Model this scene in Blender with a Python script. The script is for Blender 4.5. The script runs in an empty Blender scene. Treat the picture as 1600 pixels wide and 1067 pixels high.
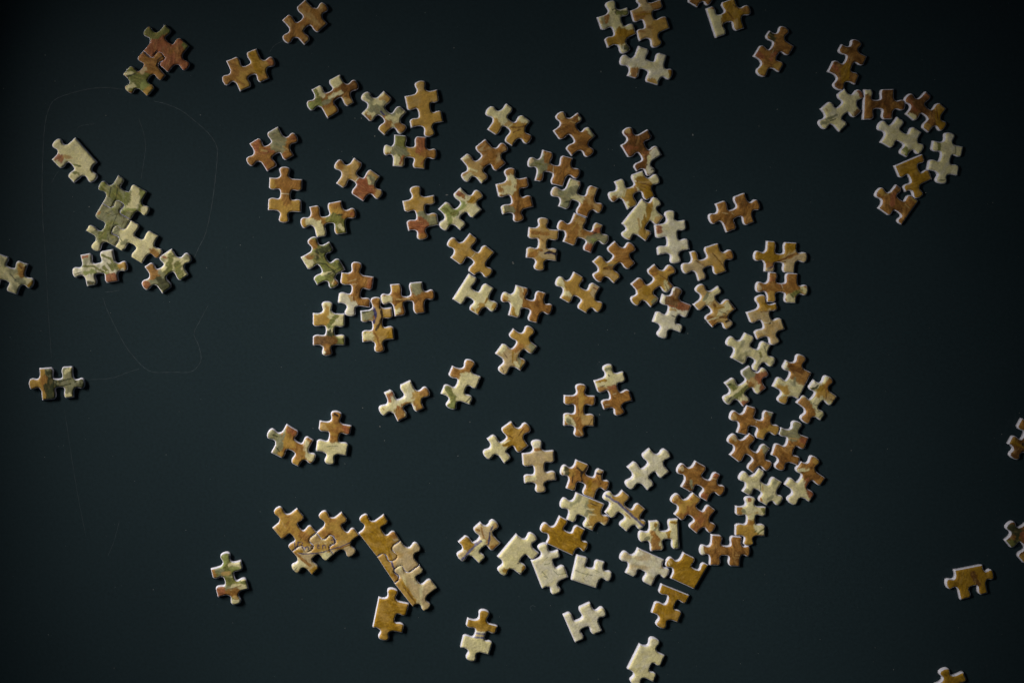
import bpy, bmesh, math, random
import numpy as np
from mathutils import Vector, Quaternion
from mathutils.geometry import delaunay_2d_cdt

scene = bpy.context.scene
col = scene.collection
K = 0.0003            # metres per grid unit of the table plan
CX, CY = 420.0, 250.0  # plan point straight under the camera
T = 6.3               # thickness of the pressed board, plan units (1.9 mm)

# ---------------------------------------------------------------- camera
cam_d = bpy.data.cameras.new('camera')
cam = bpy.data.objects.new('camera', cam_d)
col.objects.link(cam)
cam_d.sensor_width = 36.0
cam_d.lens = 33.5
cam_d.shift_x = (800.0 - CX) / 1600.0
cam_d.shift_y = -(533.5 - CY) / 1600.0
cam_d.clip_start = 0.01
cam_d.clip_end = 50.0
H = cam_d.lens / 36.0 * 1600 * K + T * 0.5 * K
cam.location = (0, 0, H)
cam.rotation_euler = (0, 0, 0)
scene.camera = cam

# ---------------------------------------------------------------- light: a dim room and one soft window-like lamp at the upper left
world = bpy.data.worlds.new('World')
scene.world = world
world.use_nodes = True
bg = world.node_tree.nodes['Background']
bg.inputs[0].default_value = (0.62, 0.80, 1.0, 1)
bg.inputs[1].default_value = 0.024
ld = bpy.data.lights.new('window_light', 'SPOT')
ld.shadow_soft_size = 0.135
ld.spot_size = math.radians(83.4)
ld.spot_blend = 1.0
ld.energy = 43.0
ld.color = (1.0, 0.97, 0.91)
lamp = bpy.data.objects.new('window_light', ld)
col.objects.link(lamp)
FRAME = Vector(((800 - CX) * K, (CY - 533.5) * K, 0))
AIM = FRAME + Vector((-0.0053, -0.1172, 0))
AZ, EL, DIST = math.radians(146), math.radians(26.5), 0.515
lamp.location = AIM + DIST * Vector((math.cos(EL) * math.cos(AZ), math.cos(EL) * math.sin(AZ), math.sin(EL)))
lamp.rotation_euler = ((AIM - Vector(lamp.location)).to_track_quat('-Z', 'Y') @ Quaternion((0, 0, 1), math.radians(14.56))).to_euler()
lamp.scale = (1.0, 0.1208, 1.0)
scene.view_settings.view_transform = 'Standard'
scene.view_settings.look = 'None'
scene.view_settings.exposure = 0.0
scene.view_settings.gamma = 1.0

# ---------------------------------------------------------------- materials
def srgb(r, g, b):
    f = lambda c: c / 255 / 12.92 if c / 255 <= 0.04045 else ((c / 255 + 0.055) / 1.055) ** 2.4
    return (f(r), f(g), f(b))

PAL = {'C': (228, 216, 162), 'W': (230, 221, 188), 'Y': (190, 150, 72), 'T': (196, 162, 100), 'O': (162, 115, 56),
       'R': (160, 98, 62), 'B': (116, 78, 38), 'G': (124, 126, 66), 'L': (158, 164, 94), 'S': (146, 144, 108),
       'D': (66, 70, 44), 'K': (44, 34, 34), 'N': (62, 60, 106), 'V': (104, 104, 144), 'M': (166, 126, 34), 'P': (202, 178, 130)}
PAL = {k: np.array(srgb(*v)) for k, v in PAL.items()}

def new_mat(name):
    m = bpy.data.materials.new(name)
    m.use_nodes = True
    nt = m.node_tree
    return m, nt, nt.nodes['Principled BSDF']

def node(nt, kind, **kw):
    n = nt.nodes.new(kind)
    for k, v in kw.items():
        setattr(n, k, v)
    return n

def print_material():
    m, nt, p = new_mat('printed_paper')
    L = nt.links.new
    at = node(nt, 'ShaderNodeAttribute', attribute_name='ink')
    geo = node(nt, 'ShaderNodeNewGeometry')
    n1 = node(nt, 'ShaderNodeTexNoise'); n1.inputs['Scale'].default_value = 1500; n1.inputs['Detail'].default_value = 4
    L(geo.outputs['Position'], n1.inputs['Vector'])
    mr = node(nt, 'ShaderNodeMapRange'); mr.inputs[1].default_value = 0.3; mr.inputs[2].default_value = 0.7
    mr.inputs[3].default_value = 0.87; mr.inputs[4].default_value = 1.12
    L(n1.outputs['Fac'], mr.inputs[0])
    mx = node(nt, 'ShaderNodeMix', data_type='RGBA', blend_type='MULTIPLY'); mx.inputs[0].default_value = 1.0
    L(at.outputs['Color'], mx.inputs[6]); L(mr.outputs[0], mx.inputs[7])
    L(mx.outputs[2], p.inputs['Base Color'])
    p.inputs['Roughness'].default_value = 0.42
    p.inputs['Specular IOR Level'].default_value = 0.35
    n2 = node(nt, 'ShaderNodeTexNoise'); n2.inputs['Scale'].default_value = 900; n2.inputs['Detail'].default_value = 5
    n2.inputs['Roughness'].default_value = 0.65
    L(geo.outputs['Position'], n2.inputs['Vector'])
    bp = node(nt, 'ShaderNodeBump'); bp.inputs['Strength'].default_value = 0.75; bp.inputs['Distance'].default_value = 0.00028
    L(n2.outputs['Fac'], bp.inputs['Height']); L(bp.outputs['Normal'], p.inputs['Normal'])
    return m

def board_material():
    m, nt, p = new_mat('grey_white_cardboard')
    L = nt.links.new
    geo = node(nt, 'ShaderNodeNewGeometry')
    n1 = node(nt, 'ShaderNodeTexNoise'); n1.inputs['Scale'].default_value = 1800; n1.inputs['Detail'].default_value = 3
    L(geo.outputs['Position'], n1.inputs['Vector'])
    cr = node(nt, 'ShaderNodeValToRGB')
    cr.color_ramp.elements[0].position = 0.3; cr.color_ramp.elements[0].color = (*srgb(206, 202, 214), 1)
    cr.color_ramp.elements[1].position = 0.7; cr.color_ramp.elements[1].color = (*srgb(238, 235, 246), 1)
    L(n1.outputs['Fac'], cr.inputs[0]); L(cr.outputs[0], p.inputs['Base Color'])
    p.inputs['Roughness'].default_value = 0.8
    return m

def table_material():
    m, nt, p = new_mat('dark_painted_tabletop')
    L = nt.links.new
    geo = node(nt, 'ShaderNodeNewGeometry')
    n1 = node(nt, 'ShaderNodeTexNoise'); n1.inputs['Scale'].default_value = 7; n1.inputs['Detail'].default_value = 6
    L(geo.outputs['Position'], n1.inputs['Vector'])
    n2 = node(nt, 'ShaderNodeTexNoise'); n2.inputs['Scale'].default_value = 700; n2.inputs['Detail'].default_value = 3
    L(geo.outputs['Position'], n2.inputs['Vector'])
    cr = node(nt, 'ShaderNodeValToRGB')
    cr.color_ramp.elements[0].position = 0.3; cr.color_ramp.elements[0].color = (*srgb(33, 47, 52), 1)
    cr.color_ramp.elements[1].position = 0.75; cr.color_ramp.elements[1].color = (*srgb(37, 52, 57), 1)
    L(n1.outputs['Fac'], cr.inputs[0])
    mr = node(nt, 'ShaderNodeMapRange'); mr.inputs[1].default_value = 0.3; mr.inputs[2].default_value = 0.7
    mr.inputs[3].default_value = 0.9; mr.inputs[4].default_value = 1.1
    L(n2.outputs['Fac'], mr.inputs[0])
    mx = node(nt, 'ShaderNodeMix', data_type='RGBA', blend_type='MULTIPLY'); mx.inputs[0].default_value = 1.0
    L(cr.outputs[0], mx.inputs[6]); L(mr.outputs[0], mx.inputs[7])
    L(mx.outputs[2], p.inputs['Base Color'])
    p.inputs['Roughness'].default_value = 0.7
    p.inputs['Specular IOR Level'].default_value = 0.12
    bp = node(nt, 'ShaderNodeBump'); bp.inputs['Strength'].default_value = 0.25; bp.inputs['Distance'].default_value = 0.0001
    L(n2.outputs['Fac'], bp.inputs['Height']); L(bp.outputs['Normal'], p.inputs['Normal'])
    return m

def plain(name, rgb, rough):
    m, nt, p = new_mat(name)
    n1 = node(nt, 'ShaderNodeTexNoise'); n1.inputs['Scale'].default_value = 160
    geo = node(nt, 'ShaderNodeNewGeometry'); nt.links.new(geo.outputs['Position'], n1.inputs['Vector'])
    cr = node(nt, 'ShaderNodeValToRGB')
    c = np.array(srgb(*rgb))
    cr.color_ramp.elements[0].position = 0.35; cr.color_ramp.elements[0].color = (*(c * 0.6), 1)
    cr.color_ramp.elements[1].position = 0.65; cr.color_ramp.elements[1].color = (*c, 1)
    nt.links.new(n1.outputs['Fac'], cr.inputs[0]); nt.links.new(cr.outputs[0], p.inputs['Base Color'])
    p.inputs['Roughness'].default_value = rough
    return m

PRINT, BOARD, TABLE = print_material(), board_material(), table_material()
SCRATCH = plain('pale_scratch', (66, 78, 83), 0.7)
DUST = plain('pale_dust', (150, 150, 146), 0.9)

# ---------------------------------------------------------------- helpers
def wx(p, z=T * 0.5):
    return ((p[0] - CX) * K, (CY - p[1]) * K)

def link_mesh(name, verts, faces, mats, parent=None, face_mat=None, smooth=None):
    me = bpy.data.meshes.new(name)
    me.from_pydata([tuple(v) for v in verts], [], faces)
    for m in mats:
        me.materials.append(m)
    if face_mat is not None:
        me.polygons.foreach_set('material_index', face_mat)
    if smooth is not None:
        me.polygons.foreach_set('use_smooth', smooth)
    o = bpy.data.objects.new(name, me)
    col.objects.link(o)
    if parent:
        o.parent = parent
    return o, me

def tag(o, label=None, cat=None, group=None, kind=None):
    for k, v in (('label', label), ('category', cat), ('group', group), ('kind', kind)):
        if v:
            o[k] = v

# ---------------------------------------------------------------- the table top
def build_table():
    hx, hy, th = 0.95, 0.75, 0.03
    bm = bmesh.new()
    bmesh.ops.create_cube(bm, size=1)
    for v in bm.verts:
        v.co = Vector((v.co.x * 2 * hx, v.co.y * 2 * hy, (v.co.z - 0.5) * th))
    bmesh.ops.bevel(bm, geom=list(bm.edges), offset=0.004, segments=3, affect='EDGES')
    me = bpy.data.meshes.new('table_top'); bm.to_mesh(me); bm.free()
    me.materials.append(TABLE)
    o = bpy.data.objects.new('table_top', me); col.objects.link(o)
    tag(o, kind='structure', label='dark blue-grey painted table top with faint scratches and dust')
    return o

def catmull(pts, n):
    P = np.array([2 * np.array(pts[0]) - np.array(pts[1])] + list(pts) + [2 * np.array(pts[-1]) - np.array(pts[-2])], float)
    out = []
    for i in range(1, len(P) - 2):
        for s in range(n):
            t = s / n
            a, b, c, d = P[i - 1], P[i], P[i + 1], P[i + 2]
            out.append(0.5 * (2 * b + (c - a) * t + (2 * a - 5 * b + 4 * c - d) * t * t + (3 * b - a - 3 * c + d) * t ** 3))
    out.append(P[-2])
    return np.array(out)

SCRATCHES = [
    (0.9, [(67, 365), (65, 300), (66, 250), (69, 200), (75, 172), (85, 156), (110, 146), (140, 139), (165, 137), (193, 140)]),
    (1.0, [(240, 158), (260, 163), (283, 173), (305, 190), (325, 208), (338, 228), (339, 250), (335, 290), (330, 325), (321, 365), (310, 388), (303, 404)]),
    (0.7, [(325, 478), (312, 502), (303, 522), (310, 540), (314, 560), (308, 574), (295, 582), (270, 582), (240, 582), (225, 575), (212, 562), (195, 540), (180, 512), (167, 485), (160, 465)]),
    (0.7, [(139, 594), (175, 591), (200, 582), (217, 577)]),
    (0.8, [(163, 457), (175, 456), (186, 454)]),
    (0.6, [(216, 185), (224, 208), (227, 230), (224, 255), (220, 280)]),
    (0.5, [(119, 208), (122, 199), (135, 195), (150, 194)]),
    (0.6, [(91, 267), (85, 276), (80, 286)]),
    (0.45, [(68, 367), (71, 417), (75, 492), (80, 562)]),
    (0.5, [(100, 640), (112, 720), (122, 780), (134, 840)]),
    (0.9, [(421, 82), (428, 72), (436, 67), (444, 63)]),
    (0.5, [(186, 815), (178, 845), (168, 870)]),
    (0.7, [(832, 955), (829, 950), (833, 947), (838, 949)]),
]

def build_scratches(table):
    for w, pts in SCRATCHES:
        c = catmull(pts, 8)
        d = np.gradient(c, axis=0); d /= np.linalg.norm(d, axis=1)[:, None] + 1e-9
        nrm = np.stack([-d[:, 1], d[:, 0]], 1)
        verts, faces = [], []
        for i, (q, nn) in enumerate(zip(c, nrm)):
            ww = w * 0.5 * (0.35 + 0.65 * abs(math.sin(i * 0.7 + pts[0][0]))) * (0.4 if i in (0, len(c) - 1) else 1)
            jit = 0.5 * math.sin(i * 1.9 + pts[0][1])
            for s in (-1, 1):
                a = q + nn * (s * ww + jit * 0.4)
                x, y = wx(a); verts.append((x, y, 0.00004))
            verts.append((*wx(q + nn * jit * 0.4), 0.00004))
        for i in range(len(c) - 1):
            a, b = 3 * i, 3 * i + 3
            faces += [(a, a + 2, b + 2, b), (a + 2, a + 1, b + 1, b + 2)]
        link_mesh('scratch', verts, faces, [SCRATCH], table)

def build_dust():
    rng = random.Random(5)
    verts, faces = [], []
    big = [(940, 112), (1084, 211), (1216, 171), (710, 75), (586, 213), (565, 185), (700, 305), (735, 660), (567, 638), (594, 667),
           (1200, 652), (803, 412), (802, 410), (698, 305), (555, 185), (1016, 96), (995, 137), (169, 331), (313, 180), (115, 331)]
    for k in range(620):
        if k < len(big):
            x, y = big[k]; r = rng.uniform(0.5, 0.85)
        else:
            x, y = rng.uniform(-40, 1640), rng.uniform(-40, 1110)
            r = 0.12 + 0.38 * rng.random() ** 3
        n = 6; b = len(verts); ph = rng.random() * 6.28; st = rng.uniform(1, 2.2)
        for i in range(n):
            a = i / n * 2 * math.pi
            ex, ey = r * st * math.cos(a), r * math.sin(a)
            p = (x + ex * math.cos(ph) - ey * math.sin(ph), y + ex * math.sin(ph) + ey * math.cos(ph))
            verts.append((*wx(p), 0.00002))
        verts.append((*wx((x, y)), 0.00002 + r * K * 0.7))
        for i in range(n):
            faces.append((b + (i + 1) % n, b + i, b + n))
    o, _ = link_mesh('dust', verts, faces, [DUST])
    tag(o, kind='stuff', label='tiny pale dust specks sprinkled over the dark table')

# ---------------------------------------------------------------- noise for the ink
_r = np.random.RandomState(11)
LAT = _r.rand(256, 256)
def vnoise(x, y):
    xi, yi = np.floor(x).astype(int), np.floor(y).astype(int)
    fx, fy = x - xi, y - yi
    fx, fy = fx * fx * (3 - 2 * fx), fy * fy * (3 - 2 * fy)
    g = lambda a, b: LAT[a % 256, b % 256]
    return (g(xi, yi) * (1 - fx) + g(xi + 1, yi) * fx) * (1 - fy) + (g(xi, yi + 1) * (1 - fx) + g(xi + 1, yi + 1) * fx) * fy
def sstep(a, b, x):
    t = np.clip((x - a) / (b - a), 0, 1)
    return t * t * (3 - 2 * t)

def seg_dist(P, poly, closed):
    Q = np.array(poly, float)
    A = Q if closed else Q[:-1]
    B = np.roll(Q, -1, 0) if closed else Q[1:]
    best = np.full(len(P), 1e9)
    for i0 in range(0, len(A), 64):
        a, b = A[i0:i0 + 64], B[i0:i0 + 64]
        d = b - a
        L2 = (d ** 2).sum(1) + 1e-9
        t = np.clip(((P[:, None, :] - a[None]) * d[None]).sum(2) / L2[None], 0, 1)
        q = a[None] + d[None] * t[:, :, None]
        best = np.minimum(best, np.sqrt(((P[:, None, :] - q) ** 2).sum(2)).min(1))
    return best

def inside(P, poly):
    x, y = P[:, 0], P[:, 1]
    c = np.zeros(len(P), bool)
    for (x0, y0), (x1, y1) in zip(poly, np.roll(poly, -1, 0)):
        m = (y0 > y) != (y1 > y)
        if y0 != y1:
            c ^= m & (x < (x1 - x0) * (y - y0) / (y1 - y0) + x0)
    return c

# ---------------------------------------------------------------- one jigsaw piece
KNOB = [(-13.0, 0.0), (-9.4, 0.07), (-7.0, 0.18), (-6.2, 0.34), (-7.0, 0.53), (-7.9, 0.70), (-7.4, 0.87), (-5.0, 0.98), (0, 1.03)]
KNOB = KNOB + [(-u, v) for u, v in KNOB[-2::-1]]
HOLE = [(-12.2, 0.0), (-9.6, 0.0), (-7.4, 0.13), (-6.6, 0.34), (-7.1, 0.56), (-7.6, 0.74), (-7.0, 0.91), (-4.8, 0.99), (0, 1.03)]
HOLE = HOLE + [(-u, v) for u, v in HOLE[-2::-1]]

def side_points(p0, p1, kind, tip, rng):
    p0, p1 = np.array(p0, float), np.array(p1, float)
    e = p1 - p0; Ln = np.linalg.norm(e); e /= Ln
    n = np.array([e[1], -e[0]])
    if kind == 'F':
        pts = [p0 + e * Ln * s for s in np.linspace(0, 1, 12)]
        return pts, None
    q = np.array(tip, float) - p0
    t = float(np.clip(q @ e, 16, Ln - 16)); h = max(abs(q @ n) - (0.7 if kind == 'H' else 0), 9.0)
    sgn = 1 if kind == 'T' else -1
    skew = rng.uniform(-1, 1) * 0.8
    sc = rng.uniform(0.95, 1.05)
    prof = KNOB if kind == 'T' else HOLE
    pts = [p0]
    ctrl = [p0] + [p0 + e * (t + u * sc + skew * max(v, 0)) + n * sgn * v * h for u, v in prof] + [p1]
    cm = catmull(ctrl, 8)
    frame = (p0 + e * t, e, n, h) if kind == 'T' else None
    return list(cm), frame

def resample(pts, step):
    P = np.array(pts)
    d = np.r_[0, np.cumsum(np.linalg.norm(np.diff(P, axis=0), axis=1))]
    keep = np.r_[True, np.diff(d) > 1e-6]
    P, d = P[keep], d[keep]
    n = max(2, int(round(d[-1] / step)))
    s = np.linspace(0, d[-1], n + 1)
    s = s[(s == 0) | ((s > 2.6) & (s < d[-1] - 2.6))]
    return np.stack([np.interp(s, d, P[:, 0]), np.interp(s, d, P[:, 1])], 1)

def inset(P, w):
    a, b = np.roll(P, 1, 0), np.roll(P, -1, 0)
    d0 = P - a; d1 = b - P
    d0 /= np.linalg.norm(d0, axis=1)[:, None]; d1 /= np.linalg.norm(d1, axis=1)[:, None]
    n0 = np.stack([-d0[:, 1], d0[:, 0]], 1); n1 = np.stack([-d1[:, 1], d1[:, 0]], 1)
    m = n0 + n1; m /= np.linalg.norm(m, axis=1)[:, None] + 1e-9
    c = np.clip((m * n0).sum(1), 0.6, 1)
    return P + m * (w / c)[:, None]

PIECES = []
_crop = [0, 0, 1]
def crop(x0, y0, s):
    _crop[:] = [x0, y0, s]
def P(label, outline, base, strokes):
    x0, y0, s = _crop
    X = lambda a, b: (x0 + float(a) / s, y0 + float(b) / s)
    tk = outline.split(); i = 0; corners = []; sides = []
    while i < len(tk):
        corners.append(X(tk[i], tk[i + 1])); k = tk[i + 2]; i += 3
        if k == 'F':
            sides.append((k, None))
        else:
            sides.append((k, X(tk[i], tk[i + 1]))); i += 2
    st = []
    for q in strokes.split(';'):
        f = q.split()
        if len(f) > 3:
            v = f[2:]
            st.append((f[0], float(f[1]) / s, [X(v[j], v[j + 1]) for j in range(0, len(v), 2)]))
    PIECES.append(dict(label=label, corners=corners, sides=sides, base=base, strokes=st))

def outline_of(pc, seed):
    rng = random.Random(seed)
    out, knobs = [], []
    n = len(pc['corners'])
    for i in range(n):
        k, tip = pc['sides'][i]
        pts, fr = side_points(pc['corners'][i], pc['corners'][(i + 1) % n], k, tip, rng)
        out.append(resample(pts, 1.35))
        if fr:
            knobs.append(fr)
    return np.concatenate(out), knobs

def paint(pc, P2, seed):
    ox, oy = seed * 37.7 % 200, seed * 91.3 % 200
    X, Y = P2[:, 0], P2[:, 1]
    wob = 3.2
    DW = np.stack([vnoise(X / 4.5 + ox, Y / 4.5) - 0.5, vnoise(X / 4.5, Y / 4.5 + oy + 50) - 0.5], 1)
    b = pc['base']
    ba = (seed * 1.7) % math.pi
    bu, bv = X * math.cos(ba) + Y * math.sin(ba), -X * math.sin(ba) + Y * math.cos(ba)
    bend = 3.0 * (vnoise(X / 11 + oy, Y / 11) - 0.5)
    bu, bv = bu + bend, bv + bend * 2
    c = np.repeat(PAL[b[0]][None], len(P2), 0)
    if len(b) > 1:
        ang = (seed * 2.4) % math.pi
        u, v = X * math.cos(ang) + Y * math.sin(ang), -X * math.sin(ang) + Y * math.cos(ang)
        f = sstep(0.46, 0.80, 0.65 * vnoise(u / 15 + ox, v / 7 + oy) + 0.35 * vnoise(u / 6 + oy, v / 3 + ox))[:, None] * 0.8
        c = c * (1 - f) + PAL[b[1]][None] * f
    for code, w, pts in pc['strokes']:
        Wp = P2 + DW * min(wob, w * 0.45)
        d = seg_dist(Wp, pts, False) if len(pts) > 1 else np.hypot(Wp[:, 0] - pts[0][0], Wp[:, 1] - pts[0][1])
        soft = 0.5 if w < 3 else (0.7 if w < 7 else 1.2)
        ed = (vnoise(bu / 5.5 + ox, bv / 1.5 + oy) - 0.5) * min(4.0, w * 0.38)
        f = sstep(w * 0.5 + soft, w * 0.5 - soft, d + ed)[:, None]
        f = f * (0.92 if w < 3 else 0.94)
        c = c * (1 - f) + PAL[code][None] * f
    m = 1 + 0.22 * (vnoise(X / 8 + oy, Y / 8 + ox) - 0.5) + 0.17 * (vnoise(X / 2.6 + ox, Y / 2.6 + oy) - 0.5)
    lum = c @ np.array([0.3, 0.6, 0.1])
    g = vnoise(X / 1.3 + oy, Y / 1.3 + ox) - 0.5
    dk = sstep(0.42, 0.16, lum)
    m = m + (0.12 + 0.30 * dk) * (vnoise(bu / 8 + oy, bv / 1.7 + ox) - 0.5) + (0.05 + 0.25 * dk) * (vnoise(bu / 4 + ox, bv / 1.1 + 31) - 0.5)
    dd = (sstep(0.58, 0.82, vnoise(bu / 12 + 71, bv / 3.2 + ox)) * (0.10 + 0.30 * dk))[:, None]
    c = c * (1 - dd) + c * np.array([0.62, 0.52, 0.40]) * dd
    hh = (sstep(0.62, 0.85, vnoise(bu / 9 + 13 + oy, bv / 2.4 + 5)) * 0.35 * dk)[:, None]
    c = c * (1 - hh) + (c * 0.7 + PAL['T'] * 0.6) * hh
    m = m + g * (0.12 + 0.50 * sstep(0.36, 0.10, lum)) + 0.8 * sstep(0.84, 0.95, vnoise(X / 1.1 + ox, Y / 1.5)) * sstep(0.3, 0.12, lum)  # sparse bright specks painted into dark ink as glints off the grain
    m2 = 0.10 * (vnoise(X / 5 + 99, Y / 5 + ox) - 0.5)
    c = c * m[:, None]
    c[:, 2] *= 1 + m2 * 2
    return np.clip(c, 0.004, 0.9)

def prepare(pc, idx):
    seed = idx + 1
    joined = any(k in pc['label'] for k in JOINED)
    GAP = 0.12 if joined else -0.45
    EDGE = 0.75 if joined else 0.75
    if not joined:
        c0 = np.array(pc['corners']).mean(0)
        f = 1 - 0.4 * (T * K / H) * np.hypot(c0[0] - CX, c0[1] - CY) / 48.0
        pc['corners'] = [tuple(c0 + (np.array(q) - c0) * f) for q in pc['corners']]
        pc['sides'] = [(k, None if q is None else tuple(c0 + (np.array(q) - c0) * f)) for k, q in pc['sides']]
    pc['O'], pc['knobs'] = outline_of(pc, seed)
    pc['gap'], pc['edge'], pc['joined'] = GAP, EDGE, joined

def part_overlaps():      # pieces lying side by side must not run into each other
    outs = [inset(pc['O'], pc['gap']) for pc in PIECES]
    worst = 0
    for it in range(14):
        worst = 0
        for i in range(len(PIECES)):
            for j in range(i + 1, len(PIECES)):
                A, B = outs[i], outs[j]
                if PIECES[i]['joined'] and PIECES[j]['joined']:
                    continue
                if (A.max(0) < B.min(0)).any() or (B.max(0) < A.min(0)).any():
                    continue
                a, b = inside(A, B), inside(B, A)
                if not (a.any() or b.any()):
                    continue
                pen = max(seg_dist(A[a], B, True).max() if a.any() else 0, seg_dist(B[b], A, True).max() if b.any() else 0) + 0.1
                worst = max(worst, pen)
                P3 = np.concatenate([A[a], B[b]]).mean(0)
                d = (B.mean(0) - A.mean(0)); d /= np.linalg.norm(d)
                mv = min(pen, 2.0)
                wi, wj = (0, 1) if PIECES[i]['joined'] else ((1, 0) if PIECES[j]['joined'] else (0.5, 0.5))
                for k, w, sg in ((i, wi, -1), (j, wj, 1)):
                    o = d * mv * w * sg
                    outs[k] = outs[k] + o
                    shift(PIECES[k], o)
    return worst

def shift(pc, o):
    pc['O'] = pc['O'] + o
    pc['corners'] = [tuple(np.array(q) + o) for q in pc['corners']]
    pc['knobs'] = [(a + o, b, c, d) for a, b, c, d in pc['knobs']]
    pc['strokes'] = [(c, w, [(x + o[0], y + o[1]) for x, y in pts]) for c, w, pts in pc['strokes']]

def build_piece(pc, idx):
    seed = idx + 1
    O, knobs, GAP, EDGE = pc['O'], pc['knobs'], pc['gap'], pc['edge']
    O0 = inset(O, GAP); O1 = inset(O, GAP + 0.2); O2 = inset(O, EDGE)
    cx, cy = np.array(pc['corners']).mean(0)
    lo, hi = O2.min(0), O2.max(0)
    st = 0.62 if 'signed trio' in pc['label'] else 0.85
    gx, gy = np.meshgrid(np.arange(lo[0], hi[0], st), np.arange(lo[1], hi[1], st))
    rs = np.random.RandomState(seed)
    G = np.stack([gx.ravel(), gy.ravel()], 1) + (rs.rand(gx.size, 2) - 0.5) * 0.3
    G = G[inside(G, O2)]
    G = G[seg_dist(G, O2, True) > 0.4]
    V = np.concatenate([O2, G])
    n = len(O2)
    res = delaunay_2d_cdt([Vector(v) for v in V], [(i, (i + 1) % n) for i in range(n)], [], 1, 1e-5)
    tv = np.array([(v.x, v.y) for v in res[0]]); tf = np.array(res[2])
    e1, e2 = tv[tf[:, 1]] - tv[tf[:, 0]], tv[tf[:, 2]] - tv[tf[:, 0]]
    area = e1[:, 0] * e2[:, 1] - e1[:, 1] * e2[:, 0]
    tf[area > 0] = tf[area > 0][:, ::-1]
    d = seg_dist(tv, O2, True)
    zt = T - 1.25 * (1 - np.clip(d / 2.4, 0, 1)) ** 2 - 0.5 * (1 - np.clip(d / 8, 0, 1)) ** 2
    zt = zt + 0.16 * (vnoise(tv[:, 0] / 4 + seed, tv[:, 1] / 4) - 0.5) * np.clip(d / 3, 0, 1)
    ztop = T - 1.75
    ink = paint(pc, tv, seed)

    root = bpy.data.objects.new('jigsaw_piece', None)
    root.empty_display_size = 0.005
    col.objects.link(root)
    rx, ry = wx((cx, cy))
    rng = random.Random(seed * 7)
    root.location = (rx, ry, 0.00003)
    tag(root, pc['label'], 'jigsaw piece', 'jigsaw pieces scattered on the dark table')
    loc = lambda p, z: ((p[0] - cx) * K, (cy - p[1]) * K, z * K)

    def in_knob(Q, fr):
        o, e, nn, h = fr
        r = Q - o
        u, v = r @ e, r @ nn
        return (v > 0.16 * h) & (np.abs(u) < 12) & (v < h * 1.5)
    cent = tv[tf].mean(1)
    mid = 0.5 * (O + np.roll(O, -1, 0))
    tri_part = np.zeros(len(tf), int); seg_part = np.zeros(n, int)
    for k, fr in enumerate(knobs):
        tri_part[in_knob(cent, fr)] = k + 1
        seg_part[in_knob(mid, fr)] = k + 1
    for part in range(len(knobs) + 1):
        segs = np.nonzero(seg_part == part)[0]
        verts, faces, mp = [], [], {}
        def vid(ring, i):
            if (ring, i) not in mp:
                mp[(ring, i)] = len(verts)
                verts.append(loc((O0, O1, O2)[ring][i], (0, T * 0.62, ztop)[ring]))
            return mp[(ring, i)]
        for i in segs:
            j = (i + 1) % n
            for r in (0, 1):
                faces.append((vid(r, i), vid(r + 1, i), vid(r + 1, j), vid(r, j)))
        sm = [True] * len(faces)
        if part == 0:
            ring = [vid(0, i) for i in range(n)] if len(segs) == n else None
            if ring is None:
                ring = [vid(0, i) for i in range(n) if (0, i) in mp]
            faces.append(tuple(ring)); sm.append(False)
        body, _ = link_mesh('body' if part == 0 else 'knob', verts, faces, [BOARD], root, smooth=sm)
        t = tf[tri_part == part]
        used, inv = np.unique(t, return_inverse=True)
        vv = [loc(tv[i], zt[i]) for i in used]
        fo, me = link_mesh('printed_face', vv, [tuple(int(a) for a in f) for f in inv.reshape(-1, 3)], [PRINT], body, smooth=[True] * len(t))
        at = me.attributes.new('ink', 'FLOAT_COLOR', 'POINT')
        at.data.foreach_set('color', np.c_[ink[used], np.ones(len(used))].astype(np.float32).ravel())
    return root

JOINED = ('two joined', 'three joined', 'signed trio', 'slanting row')
# ---- jigsaw pieces: corner x y, then side kind (T knob, H hole, F flat) with the tip of the knob or hole ----
# crop(x0, y0, scale): the numbers that follow are measured in a grid laid over part of the table top
crop(185,30,8.208)
P("terracotta piece with grey-green knob corner, upper of two joined near the top left", "595 70 H 640 300 912 350 T 895 625 640 690 H 565 452 320 410 T 345 140", "RO", "G 130 350 160 440 200 620 130;G 90 600 90 680 200;G 60 840 330 880 380;K 14 430 470 500 405;R 90 640 560 690 520")
P("half olive half terracotta piece, lower of two joined near the top left", "320 410 T 565 452 610 725 H 400 750 375 995 T 120 930 58 710 H 300 640", "OR", "G 230 330 800 200 820;G 150 150 660 330 900;L 120 330 850 420 900;C 40 80 710 180 700;C 60 110 890 190 850;D 20 130 740 220 700;P 50 300 690 350 640;K 16 490 600 510 520 590 470;B 18 540 690 600 690;Y 70 350 950 440 850")
crop(340,0,6.667)
P("plain tan-brown piece cut by the top edge, up left of centre", "915 0 T 1130 60 1145 250 H 920 290 905 472 T 700 430 675 213 H 870 215", "OT", "O 90 880 200 760 360")
P("ochre and orange piece lying alone near the top left", "405 510 T 590 635 540 820 H 350 785 235 955 T 58 850 92 640 H 302 690", "YO", "O 120 130 640 170 760 90 830;R 70 540 640 570 680;M 80 360 580 440 760;Y 50 210 830 260 930;O 25 180 820 270 890")
crop(60,200,6.667)
P("cream edge piece with one rust-red corner at the far left", "385 100 F 615 360 T 590 545 375 575 H 355 385 140 330 T 172 140", "C", "R 70 215 310 240 325;T 30 270 300 340 310;G 18 360 380 440 400;G 30 340 450 420 480;C 40 350 520 400 500")
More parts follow.
